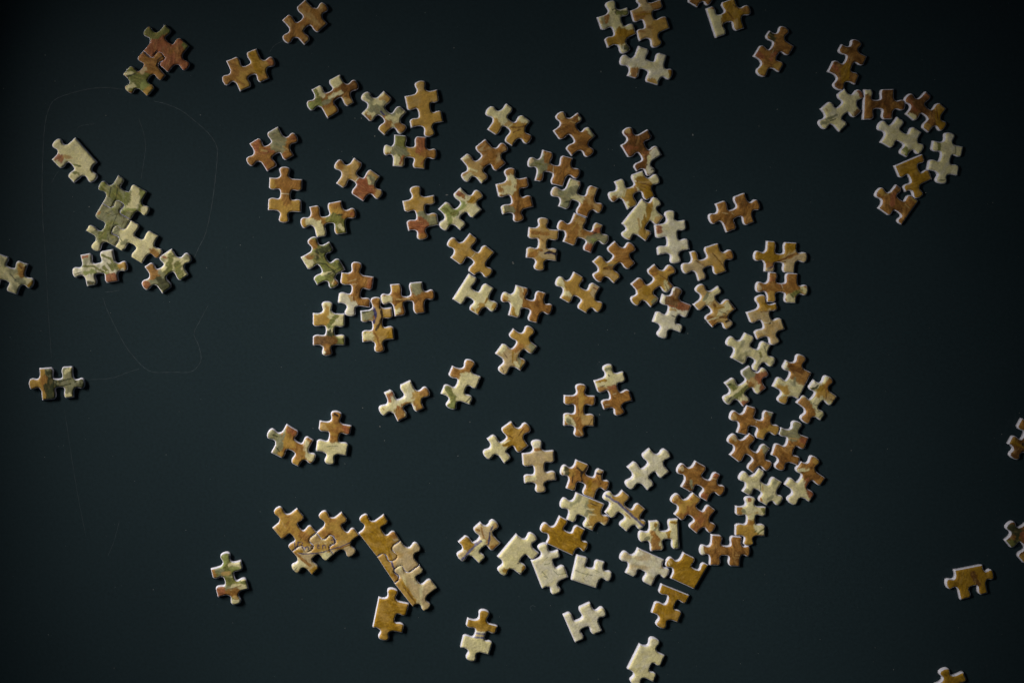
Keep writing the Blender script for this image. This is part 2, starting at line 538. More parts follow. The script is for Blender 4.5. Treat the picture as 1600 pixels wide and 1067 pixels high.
P("mossy green and cream piece, topmost of the three joined at the left", "830 495 H 890 650 1135 668 T 1145 880 965 955 H 855 768 665 785 T 640 590", "GS", "C 90 1010 640 1000 790 960 830;C 90 1110 860 1130 890;L 60 1090 690 1100 720;S 100 840 540 880 620;C 50 640 880 660 830;D 12 760 620 730 760;D 10 830 600 810 740;L 30 900 850 1010 850;S 90 690 800 730 770;O 30 640 890 640 880")
crop(100,320,7.619)
P("grey-green leaf-patterned piece with cream knob, middle of three joined at the left", "455 -17 T 672 -37 797 180 H 585 285 608 500 T 365 540 260 310 H 478 270", "SG", "C 100 350 250 300 300;C 110 370 480 400 520;G 110 480 260 460 380;D 9 640 110 600 200 560 330;D 9 700 100 720 180 690 260;D 8 500 90 580 130 690 90;C 50 760 160 790 130;C 26 470 420 520 440;D 9 520 360 540 440;O 40 410 100 420 100")
P("cream piece with an orange knob, lowest of the three joined at the left", "797 185 H 885 400 1130 372 T 1150 600 930 702 H 820 470 608 500 T 585 285", "C", "O 110 1070 560 1090 590;S 120 600 280 620 400;D 9 580 330 640 310;D 9 590 370 650 380 700 440;S 40 740 420 700 460")
P("piece with green leaf stripes, orange corner and dark green end, at the left", "1260 500 T 1480 590 1462 810 H 1225 800 1150 1035 T 920 950 940 715 H 1130 730", "CS", "O 190 1010 690 1050 790;R 90 930 900 960 930;G 70 1250 600 1220 760 1180 800;G 80 1340 690 1350 830;D 150 1130 890 1230 960;S 70 1420 590 1460 600;S 60 1130 780 1180 830;C 14 1080 940 1140 1000;S 40 1020 890 1070 890;R 30 1160 590 1190 600")
P("piece striped with curling green leaves and a reddish arm, at the left", "198 600 H 400 700 583 530 T 755 725 655 910 H 430 815 275 972 T 105 815", "WS", "R 36 225 620 280 610;G 26 230 730 360 730 460 790 520 830;L 60 250 800 380 800;G 26 450 600 560 640 590 700;G 90 510 740 560 750 660 720;Y 100 700 710 730 720;O 20 730 700 740 760;R 110 550 870 620 880;D 40 280 930 360 920;D 9 130 830 210 800;L 30 400 830 530 810;W 26 480 680 560 790;W 20 290 890 360 900")
crop(0,380,6.667)
P("cream piece with a brown corner, cut off by the left edge", "-15 108 H 106 258 295 220 T 350 425 182 538 H 59 386 -130 425 T -175 228", "CS", "Y 60 220 230 210 320;O 50 260 270 230 340;B 20 210 230 230 260;S 60 190 380 250 400;D 9 110 320 170 380;M 30 300 440 350 400")
crop(0,540,6.667)
P("dark grey-green and ochre piece alone below the left cluster", "410 235 H 605 350 760 215 T 885 390 775 540 H 620 430 440 568 T 303 400", "DS", "S 70 680 400 760 400;S 130 700 240 720 520;Y 130 340 400 440 400;Y 90 420 250 460 540;O 60 460 320 470 460;D 110 520 420 540 540;D 60 500 280 520 280;D 14 590 380 680 350 740 340;D 12 640 420 740 390;C 40 690 270 740 240;C 50 690 510 740 510;D 10 780 380 830 340")
crop(375,190,6.667)
P("rust piece with a grey-green arm, upper left of the scattered group", "395 55 T 590 160 560 355 H 370 340 285 520 T 83 430 102 232 H 300 245", "OR", "S 150 370 130 410 200;S 100 370 260 420 280;T 18 220 300 280 310;T 16 450 260 500 300;R 70 180 210 160 280")
P("brown piece with ochre lower half, standing below the rust piece with grey-green arm", "310 588 T 472 478 648 605 H 525 765 636 945 T 455 1050 293 922 H 425 758", "OY", "O 230 470 560 480 700;Y 180 340 870 600 880;Y 130 460 930 460 1000;O 100 480 780 490 830;O 70 560 640 640 660;Y 60 330 610 340 690;W 9 425 750 520 755")
P("piece with ochre top and terracotta bottom right, upper left of the scattered group", "1190 380 H 1238 575 1460 575 T 1470 775 1285 832 H 1188 622 1005 645 T 1000 435", "TY", "R 190 1300 640 1260 760;R 110 1280 650 1420 740;O 60 1030 420 1040 480;S 60 1360 580 1400 640;T 80 1450 730 1440 760;O 40 1240 440 1250 460;W 12 1205 620 1245 575;C 30 1330 590 1350 640")
crop(450,300,6.667)
P("piece with tan top, cream lower left and mossy green right half", "225 160 H 392 262 555 95 T 705 220 615 430 H 430 325 300 475 T 138 330", "YO", "C 130 280 330 330 430;C 90 220 320 300 310;O 90 270 200 300 260;C 12 240 280 260 370;G 120 450 270 530 300 560 390;O 90 600 240 690 230;R 40 660 230 680 240;C 40 540 350 570 390;D 18 510 240 560 240;O 60 470 140 540 130;Y 40 160 310 160 330")
P("olive piece with dark streaks and a cream lower corner", "430 518 H 405 700 595 808 T 495 985 305 968 H 345 790 135 680 T 240 480", "GS", "O 100 230 520 260 540;D 70 360 600 440 580;D 30 300 600 310 690;D 14 330 740 400 750 490 840;D 26 530 740 560 800;C 90 200 690 230 750;O 50 210 670 240 680;L 110 300 880 350 930;C 26 350 860 450 830;O 60 480 940 520 940;C 14 460 960 480 900;D 14 420 850 530 790")
crop(470,100,6.667)
P("piece with cream corner, brown middle and green lower left knob", "405 115 T 592 210 555 405 H 375 365 280 570 T 78 450 115 270 H 300 295", "OB", "C 110 350 200 400 150;L 110 100 450 170 430;G 80 150 280 180 380;C 60 200 250 220 320;T 90 470 400 520 410;S 50 240 410 300 380;C 40 300 350 430 290;Y 80 270 500 330 480;B 120 470 240 560 210")
P("piece with cream top, grey-green band and ochre lower corner", "865 285 H 900 495 1102 505 T 1078 705 872 745 H 848 555 635 518 T 655 315", "CS", "S 90 700 450 860 500;S 70 900 510 1030 480;O 120 890 600 880 680;Y 90 850 680 900 700;O 110 1030 660 1070 660;Y 90 890 350 910 370;T 40 830 370 860 350;S 40 690 340 740 370;O 60 690 520 710 570;C 30 700 520 760 520;N 20 830 500 860 530;C 50 910 560 1010 580")
P("plain ochre piece standing upright near the top, left of centre", "1085 340 T 1235 183 1420 270 H 1348 460 1485 605 T 1345 757 1150 665 H 1232 515", "YT", "")
crop(600,190,6.667)
P("piece with grey-green top left, red-orange top right and cream lower left", "110 140 H 275 272 440 165 T 548 340 425 495 H 265 372 95 465 T 0 300", "YT", "G 190 160 180 150 310;S 90 100 300 220 320;C 90 -10 290 30 290;C 110 120 400 140 440;R 24 200 360 160 440;T 50 200 430 190 450;R 130 380 190 390 300;O 90 420 340 520 330;Y 110 340 400 380 440;W 8 260 285 270 350;Y 50 270 300 300 340;R 12 380 450 410 410")
P("speckled tan-brown piece with a cream knob at its lower left", "1055 185 T 1268 248 1272 435 H 1058 472 1015 650 T 825 600 800 390 H 990 398", "OP", "C 100 850 600 890 570;C 50 940 570 1010 620;C 40 820 400 860 370;T 130 880 450 980 520;T 60 1030 560 1050 600;C 22 880 490 960 520")
P("bright orange-brown piece with cream upper left corner and grey-green lower left", "1165 655 T 1300 490 1490 580 H 1412 745 1555 890 T 1410 1042 1235 970 H 1330 810", "OB", "C 150 1190 690 1290 690;C 110 1310 560 1330 630;O 80 1280 520 1340 510;O 60 1180 700 1210 710;T 40 1230 650 1310 650;S 80 1230 890 1320 930;C 30 1230 880 1230 960;T 50 1200 650 1290 640")
crop(450,300,6.667)
P("piece with ochre upper half, red-orange lower left and grey-green lower right", "1195 97 T 1320 -55 1520 35 H 1425 190 1570 345 T 1405 495 1255 405 H 1340 235", "YT", "S 130 1420 250 1440 330 1560 300;S 90 1380 240 1400 250;R 170 1260 330 1380 350;R 110 1390 380 1410 420;O 60 1400 460 1430 470;T 60 1220 120 1240 160")
crop(740,150,6.667)
P("piece with cream upper half and golden lower half, top centre", "340 80 H 382 262 592 265 T 590 468 400 525 H 355 335 145 350 T 148 138", "YO", "C 200 220 160 330 150;C 130 280 180 330 280;C 60 490 240 570 270;B 18 390 330 480 330 570 300;Y 130 200 300 230 370;T 40 330 310 370 280;O 80 540 420 590 440;B 14 410 380 490 350")
P("reddish brown piece with pale tips, top centre", "1085 175 H 1080 345 1270 420 T 1222 620 1020 630 H 1030 430 828 365 T 883 183", "OB", "T 60 900 180 910 220;C 40 1100 240 1130 240;C 50 1190 350 1240 400;T 12 1000 270 1080 290;S 50 1240 400 1270 430")
P("piece with grey-green left half and dark brown right half, centre top", "720 562 H 840 725 1035 650 T 1105 818 928 945 H 780 790 638 882 T 570 682", "OB", "S 150 630 690 740 700;S 110 720 640 710 780;O 90 770 590 760 660;O 80 690 850 740 860;S 50 650 830 670 780;W 8 825 720 822 800;O 60 790 770 800 740;B 12 930 790 940 870;G 14 640 700 720 720;P 40 590 650 600 680")
crop(740,220,6.667)
P("green-grey and cream piece with orange right half, lying against the brown piece", "1003 388 H 1122 575 1300 495 T 1340 715 1185 805 H 1065 625 883 685 T 815 520", "OT", "S 210 930 560 980 640;S 130 950 690 1000 650;C 110 1040 430 1030 480;G 26 960 500 1010 410;C 80 1050 580 1110 600;P 90 830 500 860 540;S 90 920 540 1080 520;D 12 940 640 1020 630;T 60 1230 540 1260 520")
crop(660,340,6.667)
P("ochre piece with a dark violet scribble on its lower right arm", "1125 97 T 1278 -2 1438 128 H 1310 268 1412 450 T 1230 547 1095 415 H 1228 268", "TY", "O 40 1150 150 1320 160;P 100 1260 380 1400 400;O 26 1200 320 1250 340;K 26 1280 370 1340 355 1400 370;K 16 1350 350 1400 385;N 10 1290 360 1390 375;Y 110 1230 460 1230 520;O 14 1220 200 1280 250;O 70 1130 390 1180 370;P 30 1350 330 1400 335")
P("plain ochre piece with a creased waist, left of centre", "495 163 H 538 348 752 362 T 705 602 545 605 H 508 428 295 418 T 280 238", "YT", "W 7 510 410 545 370")
P("cream edge piece with ochre lower tips, below the creased ochre piece", "485 583 H 548 765 745 735 T 768 945 582 1018 H 505 840 315 850 F", "C", "Y 50 540 970 590 960;Y 60 570 1000 620 920;C 24 540 950 550 980;M 26 650 880 670 850;Y 50 740 930 750 920;Y 30 500 940 520 960")
P("piece split between striped cream left and plain brown right", "975 703 H 1120 862 1288 785 T 1348 965 1195 1100 H 1083 945 895 1018 T 826 818", "OB", "C 120 980 740 980 880 970 990;C 90 860 800 930 830;Y 50 840 820 870 830;M 50 930 950 960 1030;C 40 990 950 1010 1030;T 30 1010 720 1030 830")
crop(800,330,6.667)
P("tan piece with a dark red patch and a green-grey lower right knob", "635 20 H 765 205 932 150 T 985 310 805 440 H 720 288 515 320 T 463 142", "TO", "O 150 600 170 560 300;O 90 490 130 540 160;Y 14 600 200 690 60;T 80 850 130 900 140;R 60 780 230 880 200;K 12 790 210 850 230;K 12 800 260 860 230;S 110 780 310 950 290;R 90 780 380 800 420;L 40 820 310 850 310;O 60 720 230 760 230")
P("golden piece with one cream knob and a reddish speckled right arm", "645 630 H 735 810 920 790 T 935 1012 775 1065 H 692 895 500 905 T 463 720", "YT", "C 90 470 700 490 760;C 24 510 680 540 800;C 60 540 850 590 880;P 100 850 780 880 800;B 16 810 860 870 900;R 14 840 790 900 820;P 40 820 850 870 900;Y 60 540 910 600 930")
P("piece with orange-brown upper right half and golden lower left half", "1070 310 T 1262 352 1285 540 H 1085 558 1060 755 T 868 712 838 527 H 1030 510", "YT", "O 230 1100 420 1210 450;O 140 1200 540 1240 390;S 50 990 550 1050 540;O 90 890 700 910 700;B 40 960 590 1060 580;Y 110 900 520 960 520;T 50 960 640 1080 700;Y 30 1000 540 1080 530")
crop(930,270,6.667)
P("cream edge piece crossed by a wavy mustard stripe, centre right", "485 268 T 655 275 715 455 H 540 530 525 715 T 310 682 275 530 F", "C", "M 70 545 300 550 410 500 530 500 660;Y 60 520 670 560 620;T 18 440 480 460 600;T 70 640 500 680 470;S 18 520 280 525 340;Y 60 470 620 520 690;T 30 340 690 370 680;C 10 505 300 520 460")
P("plain cream piece with a brown patch at its left corner", "615 545 T 770 395 935 490 H 853 655 985 800 T 845 945 650 860 H 752 715", "WC", "R 55 655 560 665 610")
crop(930,180,6.667)
P("dark brown piece with cream lower right corner and knob", "545 148 H 520 328 695 415 T 593 620 430 590 H 478 425 265 315 T 318 140", "BR", "W 120 620 400 680 410;W 110 590 480 580 580;T 50 330 140 340 170;D 14 580 570 630 560;C 30 560 430 540 500")
P("cream piece with mustard striped middle, below the dark brown one", "492 580 T 665 655 622 845 H 428 808 335 988 T 148 868 198 695 H 372 755", "CW", "M 150 480 700 560 790;M 90 360 790 380 920;Y 60 330 800 300 880;B 12 430 690 570 740;B 12 470 740 590 790;Y 12 330 830 350 920;T 16 440 700 560 700;O 60 180 870 190 870;O 26 400 720 420 790;M 110 520 820 560 860;C 14 320 760 290 850")
crop(1040,280,6.667)
P("plain chestnut brown piece standing alone, right of the long row", "820 140 T 978 258 925 450 H 740 397 630 560 T 455 430 515 258 H 703 318", "OB", "P 8 580 350 640 360;P 8 680 350 700 370")
crop(1040,370,6.667)
P("piece with pinkish cream lower left and ochre right side", "545 65 T 705 178 635 360 H 430 312 340 465 T 170 342 250 160 H 385 242", "YT", "P 170 320 320 370 420;P 130 210 340 290 320;B 12 310 250 400 300;B 10 480 170 560 260 600 320;O 70 650 160 670 200;Y 60 270 170 310 200;T 60 380 250 420 270")
P("mustard and pale beige piece split by a dark diagonal stripe", "1050 42 H 1180 182 1368 62 T 1477 220 1340 380 H 1178 265 1022 365 T 917 200", "MY", "P 200 1260 300 1400 220;P 100 1060 350 1100 330;O 34 1060 300 1180 250 1360 170;B 16 1110 280 1330 180;O 60 1050 290 1110 300;N 8 1050 330 1110 310;P 100 1420 210 1450 220;B 9 1200 270 1240 260")
P("rust piece with a cracked waist and cream right knob", "1070 370 H 1200 492 1375 385 T 1482 565 1355 697 H 1192 580 1045 685 T 935 525", "OR", "O 150 1000 540 1110 540;Y 110 1090 620 1100 660;C 110 1290 640 1300 680;C 70 1410 550 1450 570;G 60 1320 600 1380 580;W 8 1195 490 1205 530 1190 570;P 30 960 510 970 550;T 14 1380 560 1450 600;O 60 1130 550 1280 560")
P("piece with cream stripes, ochre stripes and a black-banded knob", "545 508 H 532 668 732 752 T 675 942 485 948 H 458 738 285 705 T 338 505", "TY", "C 80 540 560 430 660;S 30 440 570 390 660;O 110 460 870 490 920;C 14 430 870 540 830;B 26 490 700 510 730;B 30 640 690 720 740;C 70 560 790 640 730;C 40 630 690 600 740;K 10 550 770 620 800;B 30 560 830 640 830;K 26 620 880 680 860;P 40 640 910 680 890;T 60 340 530 380 540;M 16 500 740 600 730")
crop(1100,450,6.667)
P("piece with ochre top and beige lower half, third down the right row", "435 260 T 575 80 745 157 H 685 305 842 435 T 740 597 545 545 H 610 375", "PT", "Y 160 580 130 620 170;M 70 600 190 750 190;Y 50 550 220 600 200;B 8 580 250 720 245;W 8 615 365 690 370;K 12 665 372 680 370;T 60 650 520 580 510")
crop(860,370,6.667)
P("golden piece with two orange-brown arms, right of centre", "1085 285 T 1282 318 1290 520 H 1098 545 1045 740 T 858 692 838 495 H 1050 485", "YM", "O 90 1060 310 1080 360;O 110 880 490 950 460;O 40 870 480 900 530;C 60 1200 490 1220 560;O 40 1230 490 1260 540;B 8 1130 400 1220 450;B 8 1190 500 1220 560;O 26 1220 340 1260 350;S 30 1060 680 1090 650")
P("white piece with dark brown top, just below the golden one", "1165 590 T 1330 525 1470 708 H 1308 848 1355 998 T 1150 1050 1058 882 H 1225 765", "W", "B 120 1230 660 1330 690;B 110 1300 620 1330 570;R 120 1380 720 1430 710;W 40 1170 600 1150 710;W 60 1380 800 1420 800;K 8 1255 815 1300 830;K 8 1310 905 1370 915;S 8 1330 920 1350 960;T 30 1220 740 1290 760;R 14 1230 710 1330 740")
crop(1100,450,6.667)
P("plain cream piece, fourth down the right row", "430 450 H 518 620 705 580 T 738 772 555 865 H 510 722 280 715 T 243 528", "CS", "G 26 580 660 590 700;S 30 340 740 400 750;S 14 620 590 640 660")
crop(1100,530,6.667)
P("piece with green bands and a rusty right arm, fifth down the right row", "470 270 T 655 325 650 505 H 448 525 405 705 T 213 655 208 455 H 405 458", "CS", "S 120 440 340 470 370;G 60 280 490 330 530;G 70 310 600 440 500;R 100 560 400 620 380;R 90 580 440 600 520;T 60 490 420 520 470;C 40 550 480 550 560;C 30 260 590 420 460;S 60 240 650 290 620;K 10 240 640 270 600;C 60 400 630 430 600;R 60 400 670 430 660;D 20 240 470 270 470;O 50 460 460 490 480")
P("brown-topped cream edge piece with golden flecks, right of the long row", "850 213 T 1025 162 1122 345 F 980 628 T 800 668 708 492 H 882 392", "CS", "O 190 920 310 1060 390;O 130 970 270 1010 220;B 60 900 290 1000 330;W 50 830 260 840 310;S 30 860 300 850 330;Y 50 770 480 800 510;Y 60 840 510 850 560;Y 90 800 640 850 630;S 24 930 400 930 450;O 14 1010 400 1030 440;O 14 980 410 990 430;C 120 960 540 1000 560")
P("cream and golden-brown piece with a rust corner, far right of the row", "1140 415 T 1315 392 1390 595 H 1200 672 1210 850 T 1030 862 955 660 H 1132 600", "CS", "M 120 1220 540 1300 490;O 90 1290 500 1320 420;T 100 1290 600 1370 610;W 50 1120 470 1190 450;D 20 1100 520 1180 480;O 130 1030 660 1090 760;O 120 1050 820 1090 750;Y 70 1180 580 1240 570;K 8 1140 680 1190 680;K 8 1170 750 1220 740;C 60 1150 640 1200 620;K 8 1290 620 1360 630;B 8 1260 540 1260 620;S 20 1190 800 1240 760")
P("glossy orange piece with a grey-green right corner, right row", "442 685 H 558 842 732 765 T 787 960 628 1055 H 522 908 340 975 T 273 790", "OB", "S 90 660 770 710 780;O 40 640 770 690 830;Y 130 600 960 590 1030;Y 100 690 940 750 950;T 50 310 800 300 830;W 8 540 845 530 900;B 14 350 960 430 920;O 100 560 900 630 860")
crop(1100,620,6.667)
P("plain dark brown piece under the glossy orange one, right row", "470 370 H 500 558 690 530 T 692 738 510 795 H 480 615 262 605 T 260 410", "OB", "S 60 620 530 640 580;P 50 290 410 310 430")
P("brown piece with grey-green top left, right of the plain dark brown one", "790 310 T 972 250 1090 420 H 925 552 970 717 T 772 762 690 605 H 858 470", "OB", "S 150 840 370 920 370;S 60 940 290 990 290;T 14 880 420 990 440;T 8 870 505 920 505;R 60 1000 450 1060 440")
crop(1080,700,6.667)
P("piece with white lower left half and chestnut upper right half", "1140 125 T 1305 90 1400 305 H 1215 365 1225 560 T 1030 575 962 375 H 1132 318", "OB", "C 170 1000 350 1080 420 1060 530;C 120 1120 350 1150 470 1210 540;C 40 1110 220 1200 210;Y 80 1290 110 1320 150;R 50 1190 320 1210 440;R 50 1230 470 1250 500;O 50 1140 160 1190 190;T 10 1080 195 1130 180")
P("plain cream piece between the two brown ones and the cream chestnut one", "700 200 H 748 365 950 350 T 940 562 785 600 H 700 435 525 450 T 508 270", "CS", "S 40 560 430 620 470;K 8 710 370 715 430;T 12 730 390 735 430;O 20 715 520 725 560")
P("piece with leafy cream upper half and golden lower half, end of right row", "460 600 T 615 500 780 605 H 662 745 768 915 T 597 1015 453 910 H 580 745", "YM", "C 170 520 640 720 650;C 110 610 530 620 660;O 70 490 620 500 670;S 30 530 640 540 660;R 30 600 520 600 540;G 30 740 630 750 660;T 20 590 690 680 660;C 60 600 720 660 690;C 90 690 820 740 850;G 14 650 860 700 820;G 14 680 880 750 830;O 50 600 760 630 780;C 40 650 800 700 830")
crop(920,0,6.667)
P("cream piece with dark green stripe and mustard bottom, top right of centre", "85 185 T 215 15 400 80 H 340 232 495 358 T 388 555 195 505 H 258 325", "CS", "D 44 280 130 410 140;G 40 290 140 400 150;O 40 180 170 180 240;M 150 240 420 420 360;M 90 300 340 450 350;C 50 400 290 470 290;D 60 370 500 430 510;C 16 350 470 400 460;W 12 350 490 350 540 400 550 440 520;D 12 240 110 280 90;T 30 100 230 130 240")
P("tan piece with pale top, touching the green-striped cream one", "430 115 T 545 -30 745 -5 H 662 168 845 300 T 720 492 525 435 H 580 252", "TO", "P 90 530 0 580 60;P 40 580 100 630 90;Y 130 720 270 790 280;O 60 470 180 560 160;O 60 660 60 720 80;Y 100 700 330 720 430;M 20 500 160 640 150")
P("pale grey-white piece with orange patches on three tips, top right of centre", "515 480 H 635 642 812 580 T 868 788 720 895 H 580 725 400 795 T 328 620", "WC", "O 80 470 750 460 790;Y 60 640 850 680 870;B 36 850 740 855 780;M 20 830 740 840 800")
crop(1060,0,6.667)
P("brown piece mostly cut off by the top edge", "91 -363 H 190 -210 367 -191 T 345 25 195 85 H 105 -88 -81 -87 T -88 -283", "OB", "")
P("cream edge piece with golden brown right half at the top edge", "285 92 H 440 155 580 -20 T 748 95 685 300 H 505 235 385 402 F", "MY", "C 140 330 120 400 340;C 90 390 160 380 330;C 60 430 330 470 330;O 40 350 80 400 90;O 70 690 100 720 120;B 14 500 130 560 200;T 40 590 220 590 300;B 14 560 60 620 100")
crop(1150,30,6.667)
P("rusty brown piece with ochre lower end, alone in the dark upper right", "345 120 T 517 88 605 285 H 430 375 445 562 T 240 590 178 390 H 375 288", "OB", "D 70 350 160 380 200;Y 70 410 500 470 480;Y 80 240 540 280 520;R 60 220 360 250 400;P 8 380 320 360 380;R 40 400 360 350 420")
P("dark brown piece standing above the white one in the upper right cluster", "1095 270 T 1265 230 1362 400 H 1200 505 1238 700 T 1045 745 950 560 H 1140 445", "BO", "M 90 1140 520 1120 640;O 60 1220 620 1250 640;R 40 1010 500 1040 540;O 50 1310 430 1340 430")
crop(1270,120,6.667)
P("white piece with a reddish knob, leftmost of the upper right cluster", "350 110 T 538 150 530 350 H 348 382 295 570 T 98 510 98 325 H 305 295", "CW", "R 70 510 150 530 190;B 70 470 370 510 360;S 26 150 440 260 390;D 12 190 450 250 430;S 36 110 470 170 460;P 12 150 320 160 350;W 40 460 150 470 170")
P("brown edge piece with one cream corner, in the upper right cluster", "540 140 H 672 256 855 135 T 972 310 835 455 H 680 340 525 460 F", "BO", "C 60 560 160 620 180;O 60 570 240 560 430;R 40 780 420 820 400;T 10 580 200 640 210")
P("piece with dark brown left and golden striped right, in the upper right cluster", "1140 145 H 1160 325 1360 330 T 1345 530 1170 585 H 1140 402 930 385 T 940 200", "BR", "Y 130 1270 310 1320 370;M 130 1280 400 1310 520;B 14 1240 300 1260 440;O 60 1200 360 1190 480;Y 60 1130 500 1180 540;B 12 1200 340 1190 430;C 60 960 400 1000 420;K 16 1000 190 1010 220")
P("plain cream piece with a small green patch on its lower arm, upper right cluster", "875 415 H 935 582 1135 580 T 1142 770 975 845 H 910 680 698 685 T 685 490", "CW", "G 50 940 750 990 780;G 40 970 780 975 830;L 20 940 770 960 800")
crop(1290,200,6.667)
P("pale grey piece with a green bar near its top left, at the far right", "1105 135 T 1285 52 1425 200 H 1285 335 1362 508 T 1185 590 1042 445 H 1190 310", "CW", "G 36 1160 150 1155 240;D 10 1160 550 1210 550;W 60 1280 90 1290 130;S 14 1330 200 1330 280")
P("mustard edge piece below the cream one in the upper right cluster", "715 395 F 1010 270 H 965 425 1115 535 T 978 732 830 672 H 885 530", "MY", "B 6 790 395 840 390;O 30 950 290 1000 330")
P("orange-brown edge piece, lowest of the upper right cluster", "735 580 H 772 740 970 755 F 790 1010 H 755 872 545 832 T 533 650", "OB", "Y 50 560 640 590 680;Y 50 900 720 940 760;O 60 600 830 640 860;T 10 820 790 860 830;T 14 610 700 650 680;R 60 700 700 680 780")
crop(720,470,6.667)
P("piece with golden top and streaked beige lower half, alone in the centre", "548 288 T 742 280 800 475 H 625 532 620 730 T 423 752 358 550 H 565 472", "TP", "Y 190 600 360 700 320;Y 110 640 430 680 400;S 80 740 480 760 520;P 120 430 530 480 640 440 720;S 60 600 600 620 690;M 14 540 520 530 640;B 8 450 550 480 590;B 8 580 560 570 680;C 60 420 510 440 480;M 14 640 610 610 710;K 8 420 690 440 730;O 60 560 500 620 470;C 40 560 640 580 670")
crop(580,540,6.667)
P("cream piece with orange-brown tips lying left of the centre gap", "410 358 T 602 468 555 650 H 372 612 275 790 T 92 690 135 490 H 310 552", "CW", "O 90 480 590 500 640;Y 110 480 500 520 580;O 100 550 480 590 460;R 50 180 510 210 500;R 30 190 540 190 570;O 110 290 680 300 740;R 12 270 620 290 670;R 12 310 600 310 650;O 26 320 610 400 590;T 14 120 650 130 660;T 16 430 500 460 480;T 16 420 540 460 520")
P("cream piece with orange-brown top edge and one green stripe", "845 210 T 1037 148 1145 320 H 980 455 1030 615 T 822 655 725 500 H 895 402", "C", "O 110 850 250 870 300;O 60 880 290 960 240;O 110 1020 180 1020 220;O 40 960 260 1030 220;G 60 790 440 850 530 850 630;G 40 810 620 860 630;D 10 1030 530 990 580;D 9 1000 560 980 590;L 40 820 640 850 600")
crop(400,600,6.667)
P("orange piece with grey-green left end and cream right end", "320 415 H 435 605 600 580 T 608 792 445 860 H 375 690 158 712 T 128 500", "OY", "S 110 160 510 220 540;S 120 230 610 210 700;D 12 200 640 250 700;C 50 530 600 540 700;C 100 570 750 600 760;O 60 570 580 590 600;P 20 500 620 500 680;Y 70 300 560 380 620;Y 60 250 720 280 740;R 60 350 470 390 500;D 16 180 520 220 540;Y 60 400 790 430 840;S 26 280 570 300 470")
P("piece with brown top, dark-tipped knob and cream lower half", "665 380 T 845 283 998 430 H 863 555 945 745 T 763 833 623 695 H 765 545", "OY", "C 190 690 670 900 690;C 120 770 720 770 790;C 40 650 620 680 640;C 40 900 640 940 640;K 26 820 310 850 330;R 60 920 450 970 490;O 60 800 580 830 570;T 60 700 430 720 470;S 10 740 640 850 640")
crop(840,540,6.667)
P("upright golden brown piece with cream lower left arm, centre", "275 515 T 450 398 600 520 H 482 665 590 838 T 430 950 268 832 H 392 660", "OY", "C 90 310 760 350 800;S 50 310 770 330 810;D 12 310 780 340 800;T 110 500 760 570 770;B 9 560 760 530 820;Y 60 450 500 450 640;B 9 410 540 420 720;T 50 490 720 470 790;O 60 420 790 430 880;P 10 420 870 460 920")
P("piece with cream top and rust lower half, next to the upright golden one", "585 365 T 718 198 890 265 H 832 440 990 570 T 860 724 688 668 H 748 500", "OB", "C 170 650 390 720 360 860 330;C 120 720 230 740 320;M 36 610 370 700 350;S 40 710 240 750 240;K 10 640 430 690 410;K 10 730 300 740 310;O 50 640 450 690 450;R 50 740 430 810 420;P 10 780 500 810 490;C 50 820 380 880 370;P 10 700 610 740 610")
crop(730,630,6.667)
P("piece with cream lower left half and wavy mustard upper right half", "458 185 T 648 235 640 440 H 432 462 385 628 T 183 552 205 370 H 385 390", "YM", "C 200 260 460 340 520;C 130 240 390 260 370;C 130 370 570 400 580;C 100 200 530 240 530;T 14 400 250 470 240;B 14 400 320 470 350;M 26 370 430 430 420;C 12 380 410 440 380;T 12 540 440 610 470;O 60 590 250 620 280;B 9 530 330 580 260;C 60 370 460 390 490")
P("pale beige piece standing upright with a whitish knob", "570 520 T 722 380 902 485 H 803 665 928 800 T 768 930 595 832 H 702 692", "PT", "W 90 710 420 740 420;O 26 700 475 760 470;W 8 690 500 770 500;P 120 620 560 880 560;C 60 640 790 680 770")
crop(860,680,6.667)
P("orange piece crossed by black branching lines, with a grey left knob", "265 250 H 405 428 560 365 T 608 530 455 660 H 328 490 160 550 T 108 350", "OY", "Y 90 300 280 330 310;W 60 120 340 140 370;D 50 160 330 170 390;K 20 270 330 330 380 370 330;K 24 320 370 320 490;K 24 460 385 550 405;K 12 230 400 220 480;P 40 480 350 540 360;B 12 480 420 520 500;Y 60 360 600 430 600;M 40 400 480 400 560;O 50 560 500 600 520")
P("edge piece with cream left half and ragged straw-coloured right half", "265 595 F 562 715 T 603 905 440 1000 H 330 838 165 880 T 102 700", "CS", "Y 170 470 730 480 840;Y 90 430 900 430 960;T 90 540 860 590 890;K 10 410 700 490 740;K 8 370 790 470 800;S 26 380 780 440 800;M 20 440 690 550 720;M 16 410 730 530 750;B 10 430 800 490 810;O 60 560 860 590 870;C 30 370 940 410 950;M 14 370 930 420 930;C 14 400 820 470 820;C 14 370 760 450 770;Y 100 490 790 520 840;D 10 560 825 600 860")
P("piece halved by a grey diagonal line, cream below and golden above", "745 565 H 798 750 990 765 T 968 952 790 1005 H 745 815 558 800 T 563 602", "C", "Y 190 700 620 820 640;Y 190 860 770 980 790;Y 90 940 850 990 900;Y 60 620 620 660 640;K 8 700 700 800 790;C 60 570 610 600 640;K 10 580 790 600 830;V 22 572 618 690 694 962 936;W 12 578 640 690 716 950 952")
P("plain off-white piece alone above the lower right group", "1030 128 T 1228 165 1240 375 H 1045 400 1010 575 T 800 540 795 330 H 990 325", "WC", "S 5 1100 290 1160 260;S 5 1000 330 1010 420")
crop(960,680,6.667)
